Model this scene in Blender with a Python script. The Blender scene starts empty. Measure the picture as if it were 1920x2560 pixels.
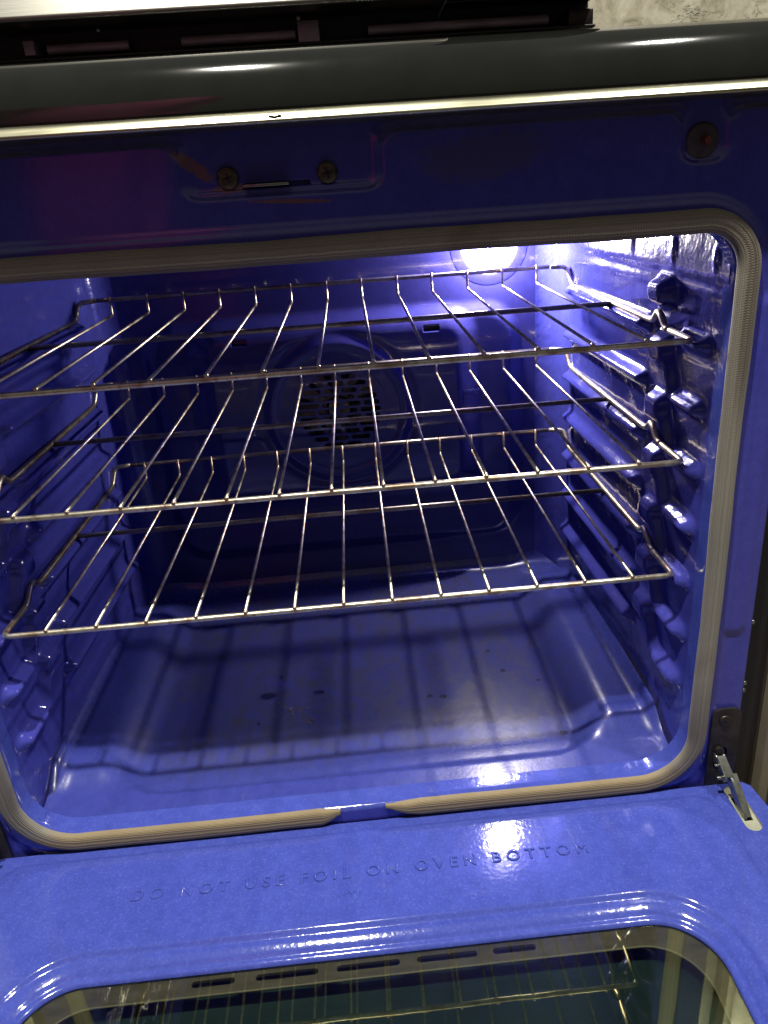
import bpy, bmesh, math, random
import numpy as np
from mathutils import Vector, Matrix, Euler
from mathutils.geometry import tessellate_polygon

random.seed(7)
rng = np.random.default_rng(7)
S = bpy.context.scene
C = S.collection

# ---------------------------------------------------------------- camera
cam_d = bpy.data.cameras.new("camera")
cam = bpy.data.objects.new("camera", cam_d)
C.objects.link(cam)
cam.location = (0.03249, -0.61325, 0.13527)
cam.rotation_euler = Euler((1.1695167, 0.0639434, -0.0717998), 'XYZ')
cam_d.sensor_fit = 'VERTICAL'
cam_d.sensor_height = 24.0
cam_d.lens = 24.0 * 1904.585 / 2560.0
cam_d.shift_x = -(1004.536 - 960.0) / 2560.0
cam_d.shift_y = (1253.573 - 1280.0) / 2560.0
cam_d.clip_start = 0.01
cam_d.clip_end = 50
S.camera = cam

# ---------------------------------------------------------------- world and lamps
W = bpy.data.worlds.new("World")
S.world = W
W.use_nodes = True
wn = W.node_tree
wn.nodes.clear()
w_out = wn.nodes.new("ShaderNodeOutputWorld")
w_bg = wn.nodes.new("ShaderNodeBackground")
w_tc = wn.nodes.new("ShaderNodeTexCoord")
w_sep = wn.nodes.new("ShaderNodeSeparateXYZ")
w_ramp = wn.nodes.new("ShaderNodeValToRGB")
wn.links.new(w_tc.outputs["Generated"], w_sep.inputs[0])
w_map = wn.nodes.new("ShaderNodeMapRange")
w_map.inputs["From Min"].default_value = -1
w_map.inputs["From Max"].default_value = 1
wn.links.new(w_sep.outputs["Z"], w_map.inputs["Value"])
wn.links.new(w_map.outputs[0], w_ramp.inputs["Fac"])
cr = w_ramp.color_ramp
cr.elements[0].position = 0.0
cr.elements[0].color = (0.035, 0.016, 0.030, 1)
cr.elements[1].position = 1.0
cr.elements[1].color = (0.54, 0.54, 0.46, 1)
e = cr.elements.new(0.5)
e.color = (0.050, 0.040, 0.046, 1)
e = cr.elements.new(0.66)
e.color = (0.26, 0.25, 0.21, 1)
wn.links.new(w_ramp.outputs["Color"], w_bg.inputs["Color"])
w_bg.inputs["Strength"].default_value = 0.44
wn.links.new(w_bg.outputs[0], w_out.inputs["Surface"])


def point_lamp(name, loc, power, radius, col):
    l = bpy.data.lights.new(name, 'POINT')
    l.energy = power
    l.shadow_soft_size = radius
    l.color = col
    o = bpy.data.objects.new(name, l)
    C.objects.link(o)
    o.location = loc
    return o


point_lamp("ceiling_lamp_left", (-0.20, -0.46, 1.75), 240, 0.035, (1.0, 0.96, 0.86))
point_lamp("ceiling_lamp_right", (0.86, -0.50, 1.75), 115, 0.035, (1.0, 0.96, 0.88))

S.view_settings.view_transform = 'Standard'
S.view_settings.look = 'None'
S.view_settings.exposure = 0.0
S.view_settings.gamma = 1.0
S.cycles.max_bounces = 10
S.cycles.glossy_bounces = 6
S.cycles.transparent_max_bounces = 12
S.cycles.sample_clamp_indirect = 6.0
S.cycles.caustics_reflective = False
S.cycles.caustics_refractive = False


# ---------------------------------------------------------------- material helpers
def new_mat(name):
    m = bpy.data.materials.new(name)
    m.use_nodes = True
    nt = m.node_tree
    b = nt.nodes["Principled BSDF"]
    return m, nt, b


def node(nt, t, **kw):
    n = nt.nodes.new(t)
    for k, v in kw.items():
        setattr(n, k, v)
    return n


def noise(nt, scale, detail=3, rough=0.5, vec=None, dist=0.0):
    n = node(nt, "ShaderNodeTexNoise")
    n.inputs["Scale"].default_value = scale
    n.inputs["Detail"].default_value = detail
    n.inputs["Roughness"].default_value = rough
    n.inputs["Distortion"].default_value = dist
    if vec is not None:
        nt.links.new(vec, n.inputs["Vector"])
    return n


def ramp(nt, src, stops):
    r = node(nt, "ShaderNodeValToRGB")
    els = r.color_ramp.elements
    els[0].position, els[0].color = stops[0][0], (*stops[0][1], 1)
    els[1].position, els[1].color = stops[-1][0], (*stops[-1][1], 1)
    for p, c in stops[1:-1]:
        x = els.new(p)
        x.color = (*c, 1)
    nt.links.new(src, r.inputs["Fac"])
    return r


def mix(nt, fac, a, b, mode='MIX'):
    m = node(nt, "ShaderNodeMix", data_type='RGBA', blend_type=mode)
    m.clamp_factor = True
    if isinstance(fac, (int, float)):
        m.inputs[0].default_value = fac
    else:
        nt.links.new(fac, m.inputs[0])
    for i, v in ((6, a), (7, b)):
        if isinstance(v, tuple):
            m.inputs[i].default_value = (*v, 1)
        else:
            nt.links.new(v, m.inputs[i])
    return m.outputs[2]


def obj_coord(nt, scale=(1, 1, 1)):
    tc = node(nt, "ShaderNodeTexCoord")
    mp = node(nt, "ShaderNodeMapping")
    mp.inputs["Scale"].default_value = scale
    nt.links.new(tc.outputs["Object"], mp.inputs["Vector"])
    return mp.outputs[0]


def bump(nt, b, height, strength, dist):
    bp = node(nt, "ShaderNodeBump")
    bp.inputs["Strength"].default_value = strength
    bp.inputs["Distance"].default_value = dist
    nt.links.new(height, bp.inputs["Height"])
    nt.links.new(bp.outputs[0], b.inputs["Normal"])
    return bp


BLUE = (0.052, 0.062, 0.50)


def enamel(name, base=BLUE, speck=0.5, stain=0.0, rough=0.12, orange=0.5, coarse=0.35):
    m, nt, b = new_mat(name)
    v = obj_coord(nt)
    col = base
    # pale flecks in the glaze
    n1 = noise(nt, 420, 2, 0.6, v)
    n2 = noise(nt, 90, 3, 0.6, v)
    f1 = ramp(nt, n1.outputs["Fac"], [(0.52, (0, 0, 0)), (0.74, (1, 1, 1))])
    light = tuple(min(1, c * 1.2 + 0.035) for c in base)
    k = node(nt, "ShaderNodeMath", operation='MULTIPLY')
    nt.links.new(f1.outputs[0], k.inputs[0])
    k.inputs[1].default_value = speck
    c1 = mix(nt, k.outputs[0], base, light)
    f2 = ramp(nt, n2.outputs["Fac"], [(0.3, (0.86, 0.86, 0.9)), (0.7, (1.06, 1.06, 1.04))])
    c2 = mix(nt, 1.0, c1, f2.outputs[0], 'MULTIPLY')
    if stain > 0:
        v2 = obj_coord(nt, (1, 0.6, 1))
        n3 = noise(nt, 9, 6, 0.65, v2, 0.6)
        n4 = noise(nt, 55, 5, 0.7, v2, 1.0)
        mm = node(nt, "ShaderNodeMath", operation='MULTIPLY')
        nt.links.new(n3.outputs["Fac"], mm.inputs[0])
        nt.links.new(n4.outputs["Fac"], mm.inputs[1])
        f3 = ramp(nt, mm.outputs[0], [(0.10, (0, 0, 0)), (0.40, (1, 1, 1))])
        sp = node(nt, 'ShaderNodeSeparateXYZ')
        nt.links.new(v, sp.inputs[0])
        my = node(nt, 'ShaderNodeMapRange')
        my.interpolation_type = 'SMOOTHSTEP'
        nt.links.new(sp.outputs['Y'], my.inputs['Value'])
        my.inputs['From Min'].default_value = 0.0
        my.inputs['From Max'].default_value = 0.085
        ax_ = node(nt, 'ShaderNodeMath', operation='ABSOLUTE')
        nt.links.new(sp.outputs['X'], ax_.inputs[0])
        mx_ = node(nt, 'ShaderNodeMapRange')
        mx_.interpolation_type = 'SMOOTHSTEP'
        nt.links.new(ax_.outputs[0], mx_.inputs['Value'])
        mx_.inputs['From Min'].default_value = 0.31
        mx_.inputs['From Max'].default_value = 0.20
        pm = node(nt, 'ShaderNodeMath', operation='MULTIPLY')
        nt.links.new(my.outputs[0], pm.inputs[0])
        nt.links.new(mx_.outputs[0], pm.inputs[1])
        k2 = node(nt, "ShaderNodeMath", operation='MULTIPLY')
        nt.links.new(f3.outputs[0], k2.inputs[0])
        nt.links.new(pm.outputs[0], k2.inputs[1])
        k3 = node(nt, 'ShaderNodeMath', operation='MULTIPLY')
        nt.links.new(k2.outputs[0], k3.inputs[0])
        k3.inputs[1].default_value = stain * 2.1
        k3.use_clamp = True
        c2 = mix(nt, k3.outputs[0], c2, (0.044, 0.044, 0.066))
        rr = node(nt, "ShaderNodeMapRange")
        nt.links.new(f3.outputs[0], rr.inputs["Value"])
        rr.inputs["To Min"].default_value = rough
        rr.inputs["To Max"].default_value = rough + 0.10
        nt.links.new(rr.outputs[0], b.inputs["Roughness"])
    else:
        b.inputs["Roughness"].default_value = rough
    nt.links.new(c2, b.inputs["Base Color"])
    b.inputs["IOR"].default_value = 1.52
    b.inputs["Coat Weight"].default_value = 0.35
    b.inputs["Coat Roughness"].default_value = 0.04
    # orange peel and slight waviness
    h1 = noise(nt, 260, 2, 0.5, v)
    h2 = noise(nt, 34, 3, 0.55, v)
    a = node(nt, "ShaderNodeMath", operation='MULTIPLY_ADD')
    nt.links.new(h2.outputs["Fac"], a.inputs[0])
    a.inputs[1].default_value = 4.0 * coarse
    hm = node(nt, "ShaderNodeMath", operation='MULTIPLY')
    nt.links.new(h1.outputs["Fac"], hm.inputs[0])
    hm.inputs[1].default_value = 0.7
    nt.links.new(hm.outputs[0], a.inputs[2])
    bump(nt, b, a.outputs[0], orange, 0.00035)
    return m


def simple(name, col, rough=0.4, metal=0.0, nscale=60, var=0.25, bumpd=0.0002, bs=0.3, coat=0.0, streak=(1, 1, 1), ior=1.5):
    m, nt, b = new_mat(name)
    v = obj_coord(nt, streak)
    n = noise(nt, nscale, 4, 0.6, v)
    lo = tuple(c * (1 - var) for c in col)
    hi = tuple(min(1, c * (1 + var)) for c in col)
    r = ramp(nt, n.outputs["Fac"], [(0.3, lo), (0.7, hi)])
    nt.links.new(r.outputs[0], b.inputs["Base Color"])
    b.inputs["Metallic"].default_value = metal
    rr = node(nt, "ShaderNodeMapRange")
    nt.links.new(n.outputs["Fac"], rr.inputs["Value"])
    rr.inputs["To Min"].default_value = max(0.02, rough * 0.75)
    rr.inputs["To Max"].default_value = min(1, rough * 1.25)
    nt.links.new(rr.outputs[0], b.inputs["Roughness"])
    b.inputs["Coat Weight"].default_value = coat
    b.inputs["IOR"].default_value = ior
    if bs > 0:
        bump(nt, b, n.outputs["Fac"], bs, bumpd)
    return m


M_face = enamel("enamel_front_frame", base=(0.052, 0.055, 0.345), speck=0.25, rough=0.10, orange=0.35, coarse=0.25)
def tint_patches(m, spots, col):
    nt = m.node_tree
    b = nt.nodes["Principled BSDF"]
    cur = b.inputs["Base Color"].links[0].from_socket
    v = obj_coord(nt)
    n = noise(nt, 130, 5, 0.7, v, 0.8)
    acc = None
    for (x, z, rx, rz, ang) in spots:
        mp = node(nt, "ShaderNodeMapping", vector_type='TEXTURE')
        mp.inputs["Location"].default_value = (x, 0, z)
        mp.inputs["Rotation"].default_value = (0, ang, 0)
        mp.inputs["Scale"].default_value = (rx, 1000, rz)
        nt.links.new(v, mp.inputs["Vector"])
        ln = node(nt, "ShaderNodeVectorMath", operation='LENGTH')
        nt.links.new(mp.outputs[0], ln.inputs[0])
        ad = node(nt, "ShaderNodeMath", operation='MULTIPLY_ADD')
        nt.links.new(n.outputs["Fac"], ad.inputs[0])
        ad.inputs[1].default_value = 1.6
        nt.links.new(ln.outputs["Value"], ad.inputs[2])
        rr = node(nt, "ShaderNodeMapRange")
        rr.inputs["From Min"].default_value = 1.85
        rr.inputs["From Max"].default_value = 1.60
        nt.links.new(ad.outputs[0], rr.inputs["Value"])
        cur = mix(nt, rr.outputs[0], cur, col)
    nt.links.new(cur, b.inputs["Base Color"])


tint_patches(M_face, [(-.068, .1515, .017, .0045, math.radians(38)), (-.0455, .1365, .012, .0030, 0.0), (-.004, .1255, .030, .0016, 0.05)], (0.17, 0.085, 0.115))  # warped pinkish reflection in the grease round the latch, painted into the colour
tint_patches(M_face, [(.13, .146, .045, .016, -.1)], (0.062, 0.062, 0.22))
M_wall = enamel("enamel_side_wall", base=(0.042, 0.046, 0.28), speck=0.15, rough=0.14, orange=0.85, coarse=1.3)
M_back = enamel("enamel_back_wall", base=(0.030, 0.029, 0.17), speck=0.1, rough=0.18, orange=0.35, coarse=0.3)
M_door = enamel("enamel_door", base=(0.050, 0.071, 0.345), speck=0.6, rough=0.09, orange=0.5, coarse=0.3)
M_black = simple("black_gloss_trim", (0.005, 0.0055, 0.005), 0.07, 0, 30, 0.2, 0.0001, 0.05, coat=0.25)
M_chrome = simple("bright_trim_metal", (0.36, 0.35, 0.25), 0.30, 1.0, 14, 0.14, 0.0002, 0.2, streak=(1, 8, 8))
M_steel = simple("brushed_stainless", (0.20, 0.195, 0.172), 0.36, 1.0, 16, 0.08, 0.0001, 0.15, streak=(1, 60, 60))
M_darkplastic = simple("dark_recess", (0.010, 0.010, 0.011), 0.5, 0, 80, 0.4)
M_greytube = simple("grey_tube", (0.55, 0.52, 0.53), 0.4, 0.1, 30, 0.3, streak=(1, 4, 4))
M_darksteel = simple("dark_oxidised_steel", (0.045, 0.038, 0.035), 0.38, 0.7, 40, 0.6, 0.0003, 0.3)
M_hinge = simple("zinc_plated_steel", (0.30, 0.31, 0.28), 0.28, 0.9, 90, 0.3, 0.0002, 0.3)
M_insert = simple("pale_zinc_insert", (0.36, 0.37, 0.28), 0.45, 0.15, 60, 0.15)
M_screw = simple("dull_brown_screw", (0.085, 0.075, 0.055), 0.45, 0.8, 300, 0.5, 0.0002, 0.4)
M_rust = simple("rusty_red_rivet", (0.16, 0.035, 0.025), 0.6, 0.2, 400, 0.5, 0.0003, 0.5)
M_hole = simple("unlit_hole", (0.006, 0.006, 0.008), 0.6, 0, 50, 0.3, bs=0)
M_fan = simple("fan_metal", (0.30, 0.25, 0.15), 0.35, 0.9, 60, 0.4)
M_frame = simple("inner_frame_metal", (0.115, 0.098, 0.074), 0.45, 0.1, 26, 0.3, 0.0001, 0.1, streak=(1, 4, 1))
M_cabinet = simple("brown_cabinet", (0.075, 0.058, 0.042), 0.42, 0, 20, 0.25, streak=(14, 14, 1))
M_beige = simple("beige_edge_trim", (0.20, 0.175, 0.12), 0.5, 0, 20, 0.15)
M_floor = simple("floor_tile", (0.20, 0.17, 0.14), 0.4, 0, 8, 0.2)


def floor_enamel():
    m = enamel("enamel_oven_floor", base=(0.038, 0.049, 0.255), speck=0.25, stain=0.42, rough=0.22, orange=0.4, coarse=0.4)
    nt = m.node_tree
    b = nt.nodes["Principled BSDF"]
    src = b.inputs["Base Color"].links[0].from_socket
    v = obj_coord(nt)
    wob = noise(nt, 240, 3, 0.6, v)
    wv = node(nt, "ShaderNodeVectorMath", operation='SCALE')
    nt.links.new(wob.outputs["Color"], wv.inputs[0])
    wv.inputs["Scale"].default_value = 0.003
    av = node(nt, "ShaderNodeVectorMath", operation='ADD')
    nt.links.new(v, av.inputs[0])
    nt.links.new(wv.outputs[0], av.inputs[1])
    # burnt-on drops, each at its own spot: x, y, radius, stretch
    drops = [(-.1136, .1685, .0085, 2.0), (-.0511, .1666, .0055, 2.2), (.0837, .1383, .0042, 1.5),
             (.0993, .1351, .0048, 1.5), (.180, .175, .0045, 1.3), (.2179, .1489, .0036, 1.3),
             (.2228, .0509, .0055, 1.1), (-.120, .118, .0026, 1.2), (-.10, .205, .0032, 1.5),
             (.02, .121, .0022, 2.0), (.168, .22, .004, 1.6), (.13, .16, .0016, 1)]
    cur = src
    for (x, y, r, st) in drops:
        s = node(nt, "ShaderNodeVectorMath", operation='SUBTRACT')
        nt.links.new(av.outputs[0], s.inputs[0])
        s.inputs[1].default_value = (x + .0015, y + .0015, 0)
        mp = node(nt, "ShaderNodeVectorMath", operation='MULTIPLY')
        nt.links.new(s.outputs[0], mp.inputs[0])
        mp.inputs[1].default_value = (1 / (r * st) * 1.6, 1 / r * 1.25, 0)
        ln = node(nt, "ShaderNodeVectorMath", operation='LENGTH')
        nt.links.new(mp.outputs[0], ln.inputs[0])
        rr = node(nt, "ShaderNodeMapRange")
        rr.inputs["From Min"].default_value = 1.15
        rr.inputs["From Max"].default_value = 0.8
        nt.links.new(ln.outputs["Value"], rr.inputs["Value"])
        cur = mix(nt, rr.outputs[0], cur, (0.010, 0.011, 0.060))
    nt.links.new(cur, b.inputs["Base Color"])
    return m


M_oven_floor = floor_enamel()


def rack_metal(name, dark=0.0):
    m, nt, b = new_mat(name)
    v = obj_coord(nt)
    n1 = noise(nt, 26, 4, 0.6, v)
    n2 = noise(nt, 240, 3, 0.7, v)
    r = ramp(nt, n1.outputs["Fac"], [(0.30, (0.82, 0.78, 0.64)), (0.48, (0.70, 0.65, 0.51)),
                                     (0.60, (0.45, 0.33, 0.23)), (0.74, (0.22, 0.14, 0.10))])
    c = mix(nt, dark, r.outputs[0], (0.11, 0.085, 0.07))
    g = ramp(nt, n2.outputs["Fac"], [(0.33, (0.55, 0.52, 0.48)), (0.47, (1, 1, 1))])
    c = mix(nt, 0.8, c, g.outputs[0], 'MULTIPLY')
    nt.links.new(c, b.inputs["Base Color"])
    b.inputs["Metallic"].default_value = 0.92
    rr = node(nt, "ShaderNodeMapRange")
    nt.links.new(n2.outputs["Fac"], rr.inputs["Value"])
    rr.inputs["To Min"].default_value = 0.26
    rr.inputs["To Max"].default_value = 0.50
    nt.links.new(rr.outputs[0], b.inputs["Roughness"])
    bump(nt, b, n2.outputs["Fac"], 0.4, 0.00025)
    return m


M_wire = rack_metal("chrome_wire", 0.0)
M_rail = rack_metal("chrome_rail", 0.1)
M_raildark = rack_metal("heat_darkened_rail", 0.62)


def gasket_mat():
    m, nt, b = new_mat("woven_fibreglass_gasket")
    uv = node(nt, "ShaderNodeUVMap", uv_map="UVMap")
    sep = node(nt, "ShaderNodeSeparateXYZ")
    nt.links.new(uv.outputs[0], sep.inputs[0])
    # knit: ribs along the tube and fine cross stitches
    def sine(src, freq, ph=0.0):
        a = node(nt, "ShaderNodeMath", operation='MULTIPLY_ADD')
        nt.links.new(src, a.inputs[0])
        a.inputs[1].default_value = freq * 2 * math.pi
        a.inputs[2].default_value = ph
        s = node(nt, "ShaderNodeMath", operation='SINE')
        nt.links.new(a.outputs[0], s.inputs[0])
        return s.outputs[0]
    v = obj_coord(nt)
    nn = noise(nt, 120, 3, 0.6, v)
    ad = node(nt, "ShaderNodeMath", operation='MULTIPLY_ADD')
    nt.links.new(nn.outputs["Fac"], ad.inputs[0])
    ad.inputs[1].default_value = 0.0007
    nt.links.new(sep.outputs["Y"], ad.inputs[2])
    s1 = sine(ad.outputs[0], 620)        # ribs across the width (metres in UV)
    diag = node(nt, "ShaderNodeMath", operation='ADD')
    nt.links.new(sep.outputs["X"], diag.inputs[0])
    nt.links.new(sep.outputs["Y"], diag.inputs[1])
    s2 = sine(diag.outputs[0], 520)
    ml = node(nt, "ShaderNodeMath", operation='MULTIPLY')
    nt.links.new(s1, ml.inputs[0])
    nt.links.new(s2, ml.inputs[1])
    sm = node(nt, "ShaderNodeMath", operation='MULTIPLY_ADD')
    nt.links.new(ml.outputs[0], sm.inputs[0])
    sm.inputs[1].default_value = 0.9
    nt.links.new(s1, sm.inputs[2])
    fac = node(nt, "ShaderNodeMapRange")
    fac.inputs["From Min"].default_value = -1.5
    fac.inputs["From Max"].default_value = 1.5
    nt.links.new(sm.outputs[0], fac.inputs["Value"])
    n2 = noise(nt, 7, 4, 0.6, v)
    basec = ramp(nt, n2.outputs["Fac"], [(0.35, (0.245, 0.232, 0.185)), (0.52, (0.280, 0.260, 0.205)), (0.66, (0.175, 0.135, 0.100))])
    geo = node(nt, "ShaderNodeSeparateXYZ")
    nt.links.new(v, geo.inputs[0])
    zf_ = node(nt, "ShaderNodeMapRange")
    nt.links.new(geo.outputs["Z"], zf_.inputs["Value"])
    zf_.inputs["From Min"].default_value = -.41
    zf_.inputs["From Max"].default_value = -.425
    lowc = mix(nt, zf_.outputs[0], basec.outputs[0], (0.27, 0.205, 0.105))
    dk = mix(nt, fac.outputs[0], (0.55, 0.53, 0.50), (1.0, 1.0, 1.0))
    c = mix(nt, 0.7, lowc, dk, 'MULTIPLY')
    # scorched brown band at the upper right corner, from baking
    def gauss(px, py, pz, rx, rz):
        s = node(nt, "ShaderNodeVectorMath", operation='SUBTRACT')
        nt.links.new(v, s.inputs[0])
        s.inputs[1].default_value = (px, py, pz)
        mp = node(nt, "ShaderNodeVectorMath", operation='MULTIPLY')
        nt.links.new(s.outputs[0], mp.inputs[0])
        mp.inputs[1].default_value = (1 / rx, 0, 1 / rz)
        ln = node(nt, "ShaderNodeVectorMath", operation='LENGTH')
        nt.links.new(mp.outputs[0], ln.inputs[0])
        rr = node(nt, "ShaderNodeMapRange")
        rr.inputs["From Min"].default_value = 1.0
        rr.inputs["From Max"].default_value = 0.0
        nt.links.new(ln.outputs["Value"], rr.inputs["Value"])
        return rr.outputs[0]
    for (px, pz, rx, rz, k, cc) in ((.330, .020, .007, .10, 1.8, (0.030, 0.014, 0.008)), (.327, .03, .02, .12, 0.6, (0.10, 0.065, 0.042)), (.325, .075, .035, .022, 0.9, (0.06, 0.042, 0.025)),
                                    (.325, -.375, .03, .065, 1.0, (0.055, 0.034, 0.018)), (-.325, -.375, .03, .07, 0.9, (0.06, 0.038, 0.02)),
                                    (-.15, .086, .18, .005, 0.5, (0.09, 0.05, 0.025)), (.25, .086, .1, .005, 0.5, (0.07, 0.045, 0.03))):
        g = gauss(px, 0, pz, rx, rz)
        kk = node(nt, "ShaderNodeMath", operation='MULTIPLY')
        kk.use_clamp = True
        nt.links.new(g, kk.inputs[0])
        kk.inputs[1].default_value = k
        tinted = mix(nt, 0.5, cc, c, 'MIX')
        t2 = mix(nt, 0.6, tinted, dk, 'MULTIPLY')
        c = mix(nt, kk.outputs[0], c, t2)
    nt.links.new(c, b.inputs["Base Color"])
    b.inputs["Roughness"].default_value = 0.75
    b.inputs["Sheen Weight"].default_value = 0.15
    bump(nt, b, fac.outputs[0], 0.7, 0.0006)
    return m


M_gasket = gasket_mat()


def glass_mat():
    m = bpy.data.materials.new("tinted_coated_glass")
    m.use_nodes = True
    nt = m.node_tree
    nt.nodes.clear()
    out = node(nt, "ShaderNodeOutputMaterial")
    tr = node(nt, "ShaderNodeBsdfTransparent")
    tr.inputs[0].default_value = (0.74, 0.78, 0.68, 1)
    gl = node(nt, "ShaderNodeBsdfGlossy")
    gl.inputs["Color"].default_value = (0.80, 0.84, 0.50, 1)
    gl.inputs["Roughness"].default_value = 0.02
    lw = node(nt, "ShaderNodeLayerWeight")
    lw.inputs["Blend"].default_value = 0.35
    mr = node(nt, "ShaderNodeMapRange")
    nt.links.new(lw.outputs["Fresnel"], mr.inputs["Value"])
    mr.inputs["To Min"].default_value = 0.27
    mr.inputs["To Max"].default_value = 0.9
    mx = node(nt, "ShaderNodeMixShader")
    nt.links.new(mr.outputs[0], mx.inputs[0])
    nt.links.new(tr.outputs[0], mx.inputs[1])
    nt.links.new(gl.outputs[0], mx.inputs[2])
    # smears
    v = obj_coord(nt, (1, 0.35, 1))
    n = noise(nt, 22, 6, 0.7, v, 1.2)
    rr = ramp(nt, n.outputs["Fac"], [(0.60, (0, 0, 0)), (0.78, (0.10, 0.10, 0.10))])
    df = node(nt, "ShaderNodeBsdfDiffuse")
    df.inputs[0].default_value = (0.2, 0.19, 0.165, 1)
    mx2 = node(nt, "ShaderNodeMixShader")
    nt.links.new(rr.outputs[0], mx2.inputs[0])
    nt.links.new(mx.outputs[0], mx2.inputs[1])
    nt.links.new(df.outputs[0], mx2.inputs[2])
    n5 = noise(nt, 14, 2, 0.5, obj_coord(nt))
    bp = node(nt, "ShaderNodeBump")
    bp.inputs["Strength"].default_value = 0.10
    bp.inputs["Distance"].default_value = 0.0006
    nt.links.new(n5.outputs["Fac"], bp.inputs["Height"])
    nt.links.new(bp.outputs[0], gl.inputs["Normal"])
    nt.links.new(mx2.outputs[0], out.inputs["Surface"])
    return m


M_glass = glass_mat()


def emit(name, col, strength):
    m, nt, b = new_mat(name)
    b.inputs["Base Color"].default_value = (0.9, 0.9, 0.9, 1)
    b.inputs["Emission Color"].default_value = (*col, 1)
    b.inputs["Emission Strength"].default_value = strength
    return m


M_bulb = bpy.data.materials.new("lit_lamp_glass")
M_bulb.use_nodes = True
_nt = M_bulb.node_tree
_nt.nodes.clear()
_o = node(_nt, "ShaderNodeOutputMaterial")
_e = node(_nt, "ShaderNodeEmission")
_e.inputs[0].default_value = (1.0, .93, .80, 1)
_e.inputs[1].default_value = 4.0
_t = node(_nt, "ShaderNodeBsdfTransparent")
_a = node(_nt, "ShaderNodeAddShader")
_nt.links.new(_e.outputs[0], _a.inputs[0])
_nt.links.new(_t.outputs[0], _a.inputs[1])
_nt.links.new(_a.outputs[0], _o.inputs["Surface"])


def stone_mat():
    m, nt, b = new_mat("mottled_stone_backsplash")
    v = obj_coord(nt)
    n1 = noise(nt, 26, 8, 0.7, v, 0.6)
    c1 = ramp(nt, n1.outputs["Fac"], [(0.3, (0.09, 0.08, 0.055)), (0.5, (0.26, 0.24, 0.18)), (0.66, (0.34, 0.33, 0.26))])
    n2 = noise(nt, 11, 6, 0.75, v, 1.6)
    c2 = ramp(nt, n2.outputs["Fac"], [(0.485, (0, 0, 0)), (0.5, (1, 1, 1)), (0.515, (0, 0, 0))])
    n3 = noise(nt, 6, 2, 0.5, v)
    c3 = ramp(nt, n3.outputs["Fac"], [(0.5, (0, 0, 0)), (0.56, (1, 1, 1))])
    ml = mix(nt, 1.0, c2.outputs[0], c3.outputs[0], 'MULTIPLY')
    c = mix(nt, ml, c1.outputs[0], (0.02, 0.018, 0.015))
    nt.links.new(c, b.inputs["Base Color"])
    b.inputs["Roughness"].default_value = 0.35
    bump(nt, b, n1.outputs["Fac"], 0.3, 0.002)
    return m


M_stone = stone_mat()


# ---------------------------------------------------------------- mesh helpers
def link(name, me, mat, parent=None, smooth=True):
    if smooth and len(me.polygons):
        me.polygons.foreach_set("use_smooth", np.ones(len(me.polygons), dtype=bool))
    if mat:
        me.materials.append(mat)
    o = bpy.data.objects.new(name, me)
    C.objects.link(o)
    if parent:
        o.parent = parent
    return o


def mesh_np(name, verts, faces):
    me = bpy.data.meshes.new(name)
    verts = np.asarray(verts, dtype=np.float32).reshape(-1, 3)
    me.from_pydata(verts.tolist(), [], faces if isinstance(faces, list) else faces.tolist())
    me.update()
    return me


def grid_mesh(name, P, keep=None, flip=False):
    """P: (n, m, 3) array of points; keep: (n-1, m-1) bool"""
    n, m = P.shape[:2]
    idx = np.arange(n * m).reshape(n, m)
    q = np.stack([idx[:-1, :-1], idx[1:, :-1], idx[1:, 1:], idx[:-1, 1:]], -1)
    if flip:
        q = q[..., ::-1]
    q = q.reshape(-1, 4) if keep is None else q[keep]
    return mesh_np(name, P.reshape(-1, 3), q)


def lines(parts, tol=3e-4):
    a = np.unique(np.concatenate(parts))
    out_ = [a[0]]
    for v_ in a[1:]:
        if v_ - out_[-1] > tol:
            out_.append(v_)
    return np.array(out_)


def sstep(x, a, b):
    t = np.clip((x - a) / (b - a), 0, 1)
    return t * t * (3 - 2 * t)


def sd_rbox(x, y, cx, cy, hx, hy, r):
    qx = np.abs(x - cx) - (hx - r)
    qy = np.abs(y - cy) - (hy - r)
    return np.hypot(np.maximum(qx, 0), np.maximum(qy, 0)) + np.minimum(np.maximum(qx, qy), 0) - r


def smin(a, b, k):
    h = np.clip(0.5 + 0.5 * (b - a) / k, 0, 1)
    return b * (1 - h) + a * h - k * h * (1 - h)


def tube(bm, pts, radii, seg=12, caps=True):
    """sweep a circle along pts with parallel transport"""
    pts = [Vector(p) for p in pts]
    if isinstance(radii, (int, float)):
        radii = [radii] * len(pts)
    rings = []
    t0 = (pts[1] - pts[0]).normalized()
    up = Vector((0, 0, 1)) if abs(t0.z) < 0.9 else Vector((1, 0, 0))
    u = t0.cross(up).normalized()
    prev = t0
    for i, p in enumerate(pts):
        if i == 0:
            t = t0
        elif i == len(pts) - 1:
            t = (pts[i] - pts[i - 1]).normalized()
        else:
            t = ((pts[i + 1] - p).normalized() + (p - pts[i - 1]).normalized()).normalized()
        q = prev.rotation_difference(t)
        u = (q @ u)
        u = (u - t * u.dot(t)).normalized()
        prev = t
        w = t.cross(u)
        rings.append([bm.verts.new(p + (u * math.cos(2 * math.pi * k / seg) + w * math.sin(2 * math.pi * k / seg)) * radii[i]) for k in range(seg)])
    for a, b in zip(rings, rings[1:]):
        for k in range(seg):
            bm.faces.new((a[k], a[(k + 1) % seg], b[(k + 1) % seg], b[k]))
    if caps:
        bm.faces.new(rings[0][::-1])
        bm.faces.new(rings[-1])


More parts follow.
